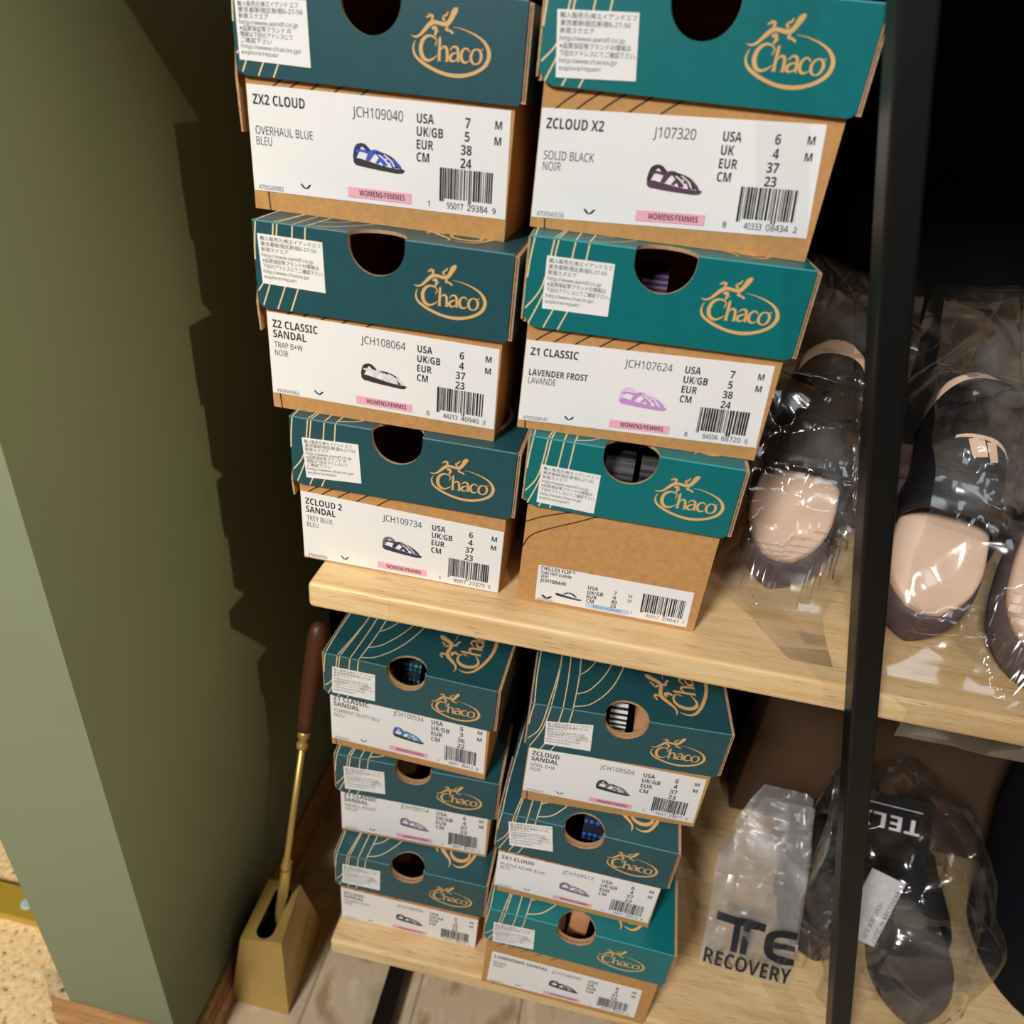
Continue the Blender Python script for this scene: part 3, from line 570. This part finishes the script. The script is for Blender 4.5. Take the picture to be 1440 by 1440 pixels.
def boxed_sandal(box, dx, label, straps, sole_m, dy=0.006):
    bx = B_[box]; x, y, z = bx['p']; ya = bx['yaw']
    root = empty('sandal', (x+dx*math.cos(ya)-dy*math.sin(ya), y+dx*math.sin(ya)+dy*math.cos(ya), z+0.0042), (0, 0, ya)); tag(root, label, 'sandal')
    b = MB(); b.loft([[(p[0], p[1]+0.004, p[2]) for p in r_] for r_ in sole_rings(0.25, 0.0005, 0.030)], sole_m); b.build('sole', root)
    for (x0, wd, path, m) in straps:
        b = MB(); th = 0.0022; rings = []
        P = [Vector((0, a, c)) for a, c in path]; Q = []
        for i in range(len(P)-1):
            a_, b_, c_, d_ = P[max(0,i-1)], P[i], P[i+1], P[min(len(P)-1,i+2)]
            for t in range(8):
                t /= 8; Q.append(0.5*((2*b_)+(c_-a_)*t+(2*a_-5*b_+4*c_-d_)*t*t+(3*b_-a_-3*c_+d_)*t**3))
        Q.append(P[-1])
        for i, q in enumerate(Q):
            d = (Q[min(i+1, len(Q)-1)]-Q[max(i-1, 0)]).normalized(); nn = Vector((0, -d.z, d.y))*th
            sk = x0[1]*i/len(Q) if isinstance(x0, tuple) else 0; xx = x0[0] if isinstance(x0, tuple) else x0
            rings.append([(xx+sk-wd/2, q.y, q.z), (xx+sk+wd/2, q.y, q.z), (xx+sk+wd/2, q.y+nn.y, q.z+nn.z), (xx+sk-wd/2, q.y+nn.y, q.z+nn.z)])
        b.loft(rings, m, smooth=False); b.build('strap', root)
    return root
STR_BW = pattern_mat('black_white_webbing', (20, 20, 22), (225, 220, 212), 75)
STR_BLUE = pattern_mat('blue_lattice_webbing', (34, 100, 200), (8, 14, 40), 170, 'voronoi')
STR_TEAL = pattern_mat('teal_dotted_webbing', (24, 150, 150), (8, 24, 34), 190, 'voronoi')
STR_PURP = pattern_mat('purple_striped_webbing', (120, 84, 130), (52, 34, 62), 90)
TAN = mat('tan_leather', (196, 138, 92), 0.6); BLK = mat('black_rubber', (26, 26, 28), 0.45); BLKS = pattern_mat('ribbed_black_rubber', (14, 14, 15), (60, 60, 60), 60, rough=0.4)
up_path = [(.016, .028), (.018, .060), (.022, .098), (.045, .116), (.085, .112), (.115, .028)]
boxed_sandal('D1', 0.0, 'black and white striped sandal inside the box topping the lower right stack', [(-.006, .016, up_path, STR_BW), (.022, .018, [(.024, .028), (.030, .060), (.05, .085), (.09, .090), (.12, .028)], TAN)], BLK)
boxed_sandal('D2', 0.004, 'blue lattice patterned sandal inside the dark teal box, lower right stack', [(.004, .022, up_path, STR_BLUE)], BLK)
boxed_sandal('D3', 0.0, 'tan strapped sandal inside the bright teal box, lower right stack', [((-.004, .014), .020, [(.016, .030), (.018, .075), (.026, .122), (.05, .134), (.10, .12), (.13, .03)], TAN), (-.012, .024, [(.014, .028), (.03, .095), (.06, .10), (.10, .03)], TAN)], BLK)
boxed_sandal('C1', 0.0, 'teal patterned sandal inside the box topping the lower left stack', [(-.009, .020, [(.020, .028), (.026, .060), (.034, .098), (.055, .110), (.10, .100), (.13, .028)], STR_TEAL)], BLK)
boxed_sandal('B2', 0.0, 'purple webbing sandal inside a bright teal box, upper right stack', [(-.004, .018, [(.034, .028), (.036, .070), (.042, .100), (.06, .108), (.10, .09), (.13, .028)], STR_PURP)], BLK)
boxed_sandal('B3', 0.0, 'ribbed black flip flop inside the narrow box of the upper right stack', [(-.009, .022, [(.010, .028), (.014, .075), (.022, .118), (.05, .128), (.10, .12), (.14, .03)], BLKS), (.014, .014, [(.02, .028), (.024, .075), (.03, .115), (.05, .124), (.10, .11), (.14, .03)], BLKS)], BLK)

# ------------------------------------------------------------------ long shoehorn in its brass stand, by the wall
H0 = Vector((-0.2125, -0.042, ZF))
stand = empty('shoehorn_stand', tuple(H0)); tag(stand, 'tapered brass stand with a slot on top, on the floor beside the green wall', 'shoehorn stand')
b = MB(); n = 10
lo, hi = [(-.0415,-.062),(.0445,-.062),(.040,.068),(-.036,.068)], [(-.018,-.050),(.035,-.050),(.024,.035),(-.020,.035)]
z0, z1 = 0.0005, 0.150
hi = [(-.0178,-.052),(.0365,-.045),(.0262,.036),(-.0195,.034)]
def ringz(q, z): return [(a, c, z) for a, c in q]
b.loft([ringz(lo, z0), ringz([(u[0]*.5+v[0]*.5, u[1]*.5+v[1]*.5) for u, v in zip(lo, hi)], (z0+z1)/2), ringz(hi, z1)], BRASS, caps=False, smooth=False)
b.add(ringz(lo, z0), [(3,2,1,0)], BRASS)
# rim with a rounded slot
slot = []
for k in range(24):
    a = 2*math.pi*k/24; slot.append((0.009+0.0122*math.cos(a), -0.009+(0.024 if math.sin(a) >= 0 else -0.024)+0.0122*math.sin(a)))
def outer(a):
    # point of the rim quad in direction a from the slot centre
    c = Vector((0.009, -0.009)); d = Vector((math.cos(a), math.sin(a))); best = 9
    for i in range(4):
        p = Vector(hi[i])-c; q = Vector(hi[(i+1) % 4])-c; e = q-p; den = d.x*e.y-d.y*e.x
        if abs(den) > 1e-9:
            t = (p.x*e.y-p.y*e.x)/den; s_ = (p.x*d.y-p.y*d.x)/den
            if t > 0 and -1e-6 <= s_ <= 1+1e-6: best = min(best, t)
    return c+d*best
angs = sorted(set([math.atan2(s_[1]+0.009, s_[0]-0.009) for s_ in slot]))
inn = sorted(slot, key=lambda s_: math.atan2(s_[1]+0.009, s_[0]-0.009))
out = [outer(math.atan2(s_[1]+0.009, s_[0]-0.009)) for s_ in inn]
for cq in hi:   # snap the nearest outer points to the corners
    k = min(range(len(out)), key=lambda i: (out[i]-Vector(cq)).length); out[k] = Vector(cq)
m_ = len(inn)
b.add([(p[0], p[1], z1) for p in inn]+[(p[0], p[1], z1) for p in out], [(i, m_+i, m_+(i+1) % m_, (i+1) % m_) for i in range(m_)], BRASS)
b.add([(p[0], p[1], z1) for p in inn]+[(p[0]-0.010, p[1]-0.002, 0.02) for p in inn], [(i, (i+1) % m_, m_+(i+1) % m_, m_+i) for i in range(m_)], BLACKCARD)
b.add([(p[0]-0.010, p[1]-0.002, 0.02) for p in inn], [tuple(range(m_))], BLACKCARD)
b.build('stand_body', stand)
horn = empty('shoehorn', (-0.2130, -0.058, ZF+0.0225)); tag(horn, 'long brass shoehorn with a dark wooden grip, standing in the brass stand', 'shoehorn')
ax0, ax1 = Vector((0, 0, 0)), Vector((-0.160, 0.054, -0.18))-Vector((-0.2130, -0.058, ZF+0.0225))
ax = (ax1-ax0).normalized(); LN = (ax1-ax0).length
side = ax.cross(Vector((1, 0, 0))).normalized(); lat = side.cross(ax)
b = MB(); rings = []
for i in range(15):
    s_ = i/14; w_ = 0.0072*(1-s_)**0.5*0+0.0088-0.0016*s_; c_ = ax0+ax*(0.002+0.205*s_); ring = []
    for k in range(13):
        a = -1.2+2.4*k/12; ring.append(c_+lat*(w_*math.sin(a)/math.sin(1.2))+side*(w_*0.6*(1-math.cos(a))))
    for k in range(12, -1, -1):
        a = -1.2+2.4*k/12; ring.append(c_+lat*((w_-0.001)*math.sin(a)/math.sin(1.2))+side*(w_*0.6*(1-math.cos(a))-0.0018))
    rings.append(ring)
b.loft(rings, BRASS); b.build('blade', horn)
b = MB(); b.tube([ax0+ax*0.19, ax0+ax*0.196, ax0+ax*0.21, ax0+ax*0.40], [0.0065, 0.0068, 0.0042, 0.0040], BRASS); b.build('stem', horn)
b = MB(); b.tube([ax0+ax*d for d in (.396,.398,.404,.406,.412,.414,.420,.424)], [.004,.0078,.0078,.0055,.0055,.0078,.0078,.006], BRASS); b.build('collar', horn)
b = MB(); b.tube([ax0+ax*d for d in (.424,.426,.45,.50,.56,.575,.58)], [.006,.0095,.0105,.0115,.0120,.0095,.004], DARKWOOD); b.build('grip', horn)

# ------------------------------------------------------------------ brass strip on the carpet beyond the wall
b = MB(); b.box((-0.95, -0.078, ZF+0.0005), (-0.47, -0.034, ZF+0.016), YELLOWMETAL, bevel=0.002)
strip = b.build('floor_strip'); tag(strip, 'flat brass strip lying on the speckled carpet left of the green wall', 'metal strip')
b = MB(); rings = [[(-0.607+rr*math.cos(2*math.pi*k/20), -0.056+rr*math.sin(2*math.pi*k/20), ZF+zz) for k in range(20)] for rr, zz in ((.0095,.0162),(.0095,.0172),(.0085,.0176))]
b.loft(rings, mat('pale_blue_enamel', (196, 220, 232), 0.3), smooth=False)
for k in range(6): a = k*math.pi/3; ribbon(b, lambda x_, y_: (-0.607+x_, -0.056+y_, ZF+0.0178), [(0.0015*math.cos(a), 0.0015*math.sin(a), .001), (0.007*math.cos(a), 0.007*math.sin(a), .0016)], mat('blue_star_enamel', (90, 150, 190), 0.4) if k == 0 else b.m[-1])
b.build('disc', strip)

# ------------------------------------------------------------------ foam slide sandals and their bags
def slide(name_label, loc, rot, sole_m, bed_m, strap_m, length=0.25, sole_h=0.036, strap_s=(0.30, 0.66), strap_h=0.064, group=None, logo_on=False):
    root = empty('slide_sandal', loc, rot); tag(root, name_label, 'sandal', group)
    b = MB(); b.loft(sole_rings(length, 0.0004, sole_h), sole_m); b.build('sole', root)
    b = MB(); b.loft([[(p[0], p[1]*0.965+length*0.017, p[2]) for p in r_] for r_ in sole_rings(length, sole_h-0.010, sole_h+0.010, -0.004, dome=-0.006)], bed_m); b.build('footbed', root)
    b = MB(); rings = []; s0, s1 = strap_s; nn = 14; kk = 22
    def arch(s, a, off):
        hw_ = foot_half(s)+0.001+off; yy = s*length
        h_ = sole_h*0.35+(strap_h-0.012*(1-(s-s0)/(s1-s0))*-1*0)*math.sin(a)**0.75*(0.82+0.25*(s-s0)/(s1-s0))+off*math.sin(a)
        return (math.copysign(abs(math.cos(a))**0.75, math.cos(a))*hw_, yy, h_)
    for i in range(nn+1):
        s = s0+(s1-s0)*i/nn; e = 0.006*math.sin(math.pi*min(max(i/nn, 0.04), 0.96))**0.4
        rings.append([arch(s, math.pi*k/kk, 0.0) for k in range(kk+1)]+[arch(s, math.pi*k/kk, e) for k in range(kk, -1, -1)])
    b.loft(rings, strap_m)
    st = b.build('strap', root)
    if logo_on:
        b = MB()
        def sf(u, v):
            s = s0+(s1-s0)*(0.30+v*0.5); p = Vector(arch(s, math.pi*(0.62-u*0.34), 0.0072)); return tuple(p)
        ribbon(b, sf, [(0,.42,.05),(.5,.45,.06),(1,.42,.05)], SKINFOAM); ribbon(b, sf, [(.30,.42,.16),(.36,.30,.16),(.42,.16,.16)], SKINFOAM); ribbon(b, sf, [(.50,.42,.16),(.56,.30,.16),(.62,.16,.16)], SKINFOAM)
        b.build('strap_emblem', st)
    return root
def crumple(p, amp, sc, seed):
    q = Vector(p)*sc+Vector((seed*7.3, seed*3.1, seed*1.7)); q += Vector((noise.noise(q*0.7), noise.noise(q*0.7+Vector((3, 9, 1))), 0))*0.5
    d = noise.voronoi(q)[0]; e = noise.voronoi(Vector((q.x*1.9, q.y*1.1, q.z*1.6))+Vector((5, 1, 9)))[0]
    return amp*(1.1*min(1, (d[1]-d[0]))-0.5+0.45*min(1, e[1]-e[0])+0.5*noise.noise(q*0.5))
def sheet(name, prof, xl, xr, nu, amp, sc, seed, m, parent=None, lift=None):
    """a film draped over a profile: prof = list of (y, z) from the back to the front; xl/xr functions of t give the side outline"""
    P = [Vector((0, a, c)) for a, c in prof]; Q = []
    for i in range(len(P)-1):
        a, b_, c, d = P[max(0, i-1)], P[i], P[i+1], P[min(len(P)-1, i+2)]
        for t in range(16):
            t /= 16; Q.append(0.5*((2*b_)+(c-a)*t+(2*a-5*b_+4*c-d)*t*t+(3*b_-a-3*c+d)*t**3))
    Q.append(P[-1]); nv = len(Q)-1; vs = []
    for i, q in enumerate(Q):
        t = i/nv; d = (Q[min(i+1, nv)]-Q[max(i-1, 0)]).normalized(); nn = Vector((0, d.z, -d.y))
        if nn.z < 0 and abs(d.y) > abs(d.z): nn = -nn
        for j in range(nu+1):
            u = j/nu; x_ = xl(t)+(xr(t)-xl(t))*u; p = Vector((x_, q.y, q.z))
            lf = lift(u, t) if lift else 1.0
            p = Vector((p.x, p.y, 0.0012+(p.z-0.0012)*lf)) if p.z > 0 else p
            dd = crumple(p, amp, sc, seed)*min(1, max(0.05, abs(p.z)*14)); p = p+nn*dd+Vector((crumple(p, amp*0.6, sc*0.8, seed+3)*min(1, abs(p.z)*20), 0, 0))
            p.z = max(p.z, top_at(p.x, p.y)+0.003)
            if p.y > YS-0.004 and p.z < 0.0012: p.z = 0.0012
            if p.z < 0.0012 and p.y > YS-0.0025: p.y = YS-0.0025
            vs.append(p)
    b = MB(); b.add(vs, [(i*(nu+1)+j, i*(nu+1)+j+1, (i+1)*(nu+1)+j+1, (i+1)*(nu+1)+j) for i in range(nv) for j in range(nu)], m, smooth=True)
    return b.build(name, parent)
_field = {}
def note_heights(*roots):
    """remember how high the things under a film reach (5 mm cells, kept for draping)"""
    bpy.context.view_layer.update()
    for root in roots:
        for o in [root]+list(root.children_recursive):
            if o.type != 'MESH': continue
            pts_ = [v.co for v in o.data.vertices]
            for f_ in o.data.polygons:
                if f_.area > 2e-4 and len(f_.vertices) == 4:
                    a_, b_, c_, d_ = (o.data.vertices[i].co for i in f_.vertices)
                    pts_ += [(a_*(1-u)+b_*u)*(1-v)+(d_*(1-u)+c_*u)*v for u in [k/12 for k in range(13)] for v in [k/12 for k in range(13)]]
            for q_ in pts_:
                p = o.matrix_world @ q_; cx_, cy_ = round(p.x/0.005), round(p.y/0.005)
                for i in range(-2, 3):
                    for j in range(-2, 3):
                        k = (cx_+i, cy_+j); _field[k] = max(_field.get(k, -9), p.z)
def top_at(x, y): return _field.get((round(x/0.005), round(y/0.005)), -9)
def narrow(root, k):
    root.scale = (k, 1, 1); return root
PROP = math.radians(30)
under = slide('dark mauve slide lying crosswise at the back under the propped beige slides', (0.605, 0.165, 0.0006), (0, 0, math.pi/2+0.06), MUD, MUD, BLACKFOAM, length=0.26, sole_h=0.072, strap_h=0.034)
kw = dict(sole_h=0.044, length=0.265)
s1 = slide('beige slide sandal with a black strap just left of the black post', (0.290, -0.012, 0.0006), (PROP, 0, -0.24), MUD, SKINFOAM, BLACKFOAM, strap_h=0.078, strap_s=(0.30, 0.72), **kw)
s2 = slide('beige slide sandal right of the black post, small emblem on its wide strap', (0.396, -0.052, 0.0006), (PROP, 0, -0.30), MUD, SKINFOAM, BLACKFOAM, strap_h=0.080, strap_s=(0.30, 0.76), logo_on=True, **kw)
s3 = slide('beige slide sandal at the right edge, its toe nearest the board front', (0.476, -0.085, 0.0006), (PROP, 0, -0.30), MUD, SKINFOAM, BLACKFOAM, strap_h=0.078, strap_s=(0.42, 0.76), **kw)
for q in (s1, s2, s3): narrow(q, 0.84)
note_heights(under, s1, s2, s3)
bag1 = sheet('plastic_bag', [(.225,.004),(.225,.14),(.20,.235),(.15,.230),(.09,.190),(.04,.150),(.01,.11),(-.02,.075),(-.035,.03),(-.055,.006),(-.085,.0016),(-.105,.0014)],
      lambda t: 0.240+0.05*max(0, t-.70)*4*0.9+0.008*math.sin(t*9), lambda t: 0.415-0.085*min(1, t/.8), 56, 0.012, 13, 1, FILM, None, lambda u, t: min(1, 0.10+u*5.0) if t < .95 else 1)
tag(bag1, 'clear crinkled plastic bag over the beige slide left of the black post', 'plastic bag')
bag2 = sheet('plastic_bag', [(.225,.004),(.225,.15),(.20,.235),(.15,.232),(.09,.19),(.03,.165),(-.03,.125),(-.070,.07),(-.095,.030),(-.110,.010),(-.122,.0035),(-.1295,-.004),(-.1300,-.032)],
      lambda t: 0.425-0.072*min(1, t/.8)+0.028*min(1, max(0, (t-.84)*12)), lambda t: 0.80, 130, 0.013, 12, 2, FILM)
tag(bag2, 'large clear crinkled plastic bag hanging over the board front right of the post', 'plastic bag')

# ------------------------------------------------------------------ lower board, right side
ZB = -ZL
def seated(o): return o
b = MB()
cb = empty('cardboard_box', (0.70, 0.250, ZB+0.0006)); tag(cb, 'plain brown cardboard box standing in the dark at the back of the lower board', 'cardboard box')
b.box((-0.30, -0.06, 0), (0.10, 0.005, 0.28), CARD_BROWN, bevel=0.002); b.build('box_body', cb)
b = MB(); b.box((-0.30, -0.06, 0.281), (0.10, -0.028, 0.284), CARD_BROWN); b.box((-0.30, -0.026, 0.281), (0.10, 0.005, 0.284), CARD_BROWN); b.build('box_flap', cb)
# frosted printed bag leaning back
pb = empty('printed_plastic_bag', (0.402, -0.050, ZB+0.0008), (0, 0, -0.03)); tag(pb, 'clear bag printed RECOVERY in black on the lower board, left of the black post', 'plastic bag')
LEAN = math.radians(52)
def bagpt(u, v, d=0.0):
    """u across (m), v up along the face (m), d out of the face"""
    return (u, v*math.cos(LEAN)-d*math.sin(LEAN)*1, v*math.sin(LEAN)+d*math.cos(LEAN)*0.6)
def bagdepth(u, v):
    e = max(0, 1-(abs(u)/0.075)**4)*max(0, 1-abs((v-.08)/.10)**4)
    return 0.014*e+crumple((u, v, 0.3), 0.005, 22, 5)*min(1, v*30+.1)
b = MB(); nu, nv = 44, 60; vs = []
for i in range(nv+1):
    v = 0.205*i/nv
    for j in range(nu+1):
        u = -0.055+0.107*j/nu; tip = max(0, (v-0.13)/0.075); u = u*(1-0.45*tip)+0.022*tip
        vs.append(bagpt(u, v+0.004, bagdepth(u, v)))
b.add(vs, [(i*(nu+1)+j, i*(nu+1)+j+1, (i+1)*(nu+1)+j+1, (i+1)*(nu+1)+j) for i in range(nv) for j in range(nu)], FILM_SOFT, True)
vs2 = [(p[0]*1.0, p[1]+0.020*min(1, (1-abs(p[0]-.004)/.06)*3 if abs(p[0]-.004) < .06 else 0), p[2]-0.0006) for p in vs]
b.add(vs2, [(i*(nu+1)+j, (i+1)*(nu+1)+j, (i+1)*(nu+1)+j+1, i*(nu+1)+j+1) for i in range(nv) for j in range(nu)], FILM_SOFT, True)
film = b.build('film', pb)
b = MB()
def pf(u, v): return bagpt(u, v+0.004, bagdepth(u, v)+0.0012)
write(b, lambda u, v: pf(u, -v), 'RECOVERY', -0.052, -0.005, 0.0175, INK, u1=0.049, bold=.03)
def rect(u0, v0, u1, v1):
    n = 8
    b.add([pf(u0+(u1-u0)*k/n, v0) for k in range(n+1)]+[pf(u0+(u1-u0)*k/n, v1) for k in range(n+1)], [(k, k+1, n+2+k, n+1+k) for k in range(n)], INK)
rect(-.045, .057, .012, .067); rect(-.024, .026, -.016, .057); rect(-.013, .026, -.005, .057)
ribbon(b, pf, [(.050,.060,.008),(.030,.060,.009),(.020,.054,.010),(.018,.045,.011),(.020,.036,.010),(.030,.031,.009),(.050,.031,.008)], INK); rect(.024, .043, .049, .049)
b.build('bag_print', film)
# grey slide in film behind and right of the post, with header card and tag
_field.clear()
sl = slide('dark grey slide sandal in film right of the black post on the lower board', (0.588, -0.062, ZB+0.0016), (0.0, 0, -0.10), DGREY, DGREY, BLACKFOAM, sole_h=0.045, strap_h=0.085, strap_s=(0.34, 0.66))
sl2 = slide('dark grey slide sandal half hidden behind the black post on the lower board', (0.490, -0.012, ZB+0.0016), (0.0, 0, -0.02), DGREY, DGREY, BLACKFOAM, length=0.19, sole_h=0.045, strap_h=0.085, strap_s=(0.34, 0.66))
def blob(name, c, rx, ry, h, m, amp, sc, seed, nu=40, nv=26, pw=0.7, lean=0.0, leanx=0.0, film_over=False):
    b = MB(); vs = []
    for i in range(nv+1):
        a = (math.pi/2)*i/nv
        for j in range(nu):
            g = 2*math.pi*j/nu; cg, sg = math.cos(g), math.sin(g); k_ = max(0.0, math.cos(a))**pw
            p = Vector((math.copysign(abs(cg)**.8, cg)*rx*k_, math.copysign(abs(sg)**.8, sg)*ry*k_, h*max(0.0, math.sin(a))**pw))
            p.y += lean*p.z; p.x += leanx*p.z
            f_ = min(1, p.z*25); p = p*(1+crumple(p+Vector(c), amp, sc, seed)*f_)
            p.z = max(p.z, 0.0008, top_at(p.x+c[0], p.y+c[1])-c[2]+0.010 if film_over else -9); vs.append(p)
    b.add(vs, [(i*nu+j, i*nu+(j+1) % nu, (i+1)*nu+(j+1) % nu, (i+1)*nu+j) for i in range(nv) for j in range(nu)], m, True)
    o = b.build(name); o.location = c; return o
hc = empty('header_card', (0.520, 0.060, ZB+0.185), (-0.62, 0, -0.05)); tag(hc, 'black header card with upside-down TELIC lettering in the lower bag', 'card')
b = MB(); b.box((-.055, -.0012, -.035), (.058, 0, .035), BLACKCARD); b.build('card', hc)
b = MB(); write(b, lambda u, v: (-u, -.0016, v), 'TELIC', -.046, 0.012, .017, WHITECARD, u1=.040, bold=.03); ribbon(b, lambda a, c: (a, -.0016, c), [(-.045,.022,.001),(.046,.022,.001)], WHITECARD); b.build('card_print', hc)
tg = empty('hang_tag', (0.520, -0.012, ZB+0.130), (-0.55, 0.35, 0.0)); tag(tg, 'white hang tag with small print beside the black post, in the lower bag', 'tag')
b = MB(); b.box((-.026, -.001, -.042), (.018, 0, .038), WHITECARD); b.build('tag_card', tg)
b = MB()
for k in range(2): write(b, lambda u, v: (.011-v-.012*k, -.0014, -.038+u), 'TELIC W RECOVERY', 0, 0, .0055, INK_L, u1=.065-.02*k)
b.build('tag_print', tg)
note_heights(sl, sl2, hc, tg)
bag3 = blob('plastic_bag', (0.560, 0.045, ZB), 0.100, 0.128, 0.245, FILM, 0.12, 12, 9, nu=72, nv=54, film_over=True)
tag(bag3, 'clear plastic bag holding dark grey slides right of the black post, lower board', 'plastic bag')
# navy-black fabric bag at the right edge
fb = blob('fabric_bag', (0.832, 0.062, ZB), 0.130, 0.110, 0.42, NAVY, 0.05, 9, 4, pw=0.45, leanx=-0.22)
tag(fb, 'navy black fabric bag slumped at the right edge of the lower board', 'bag')
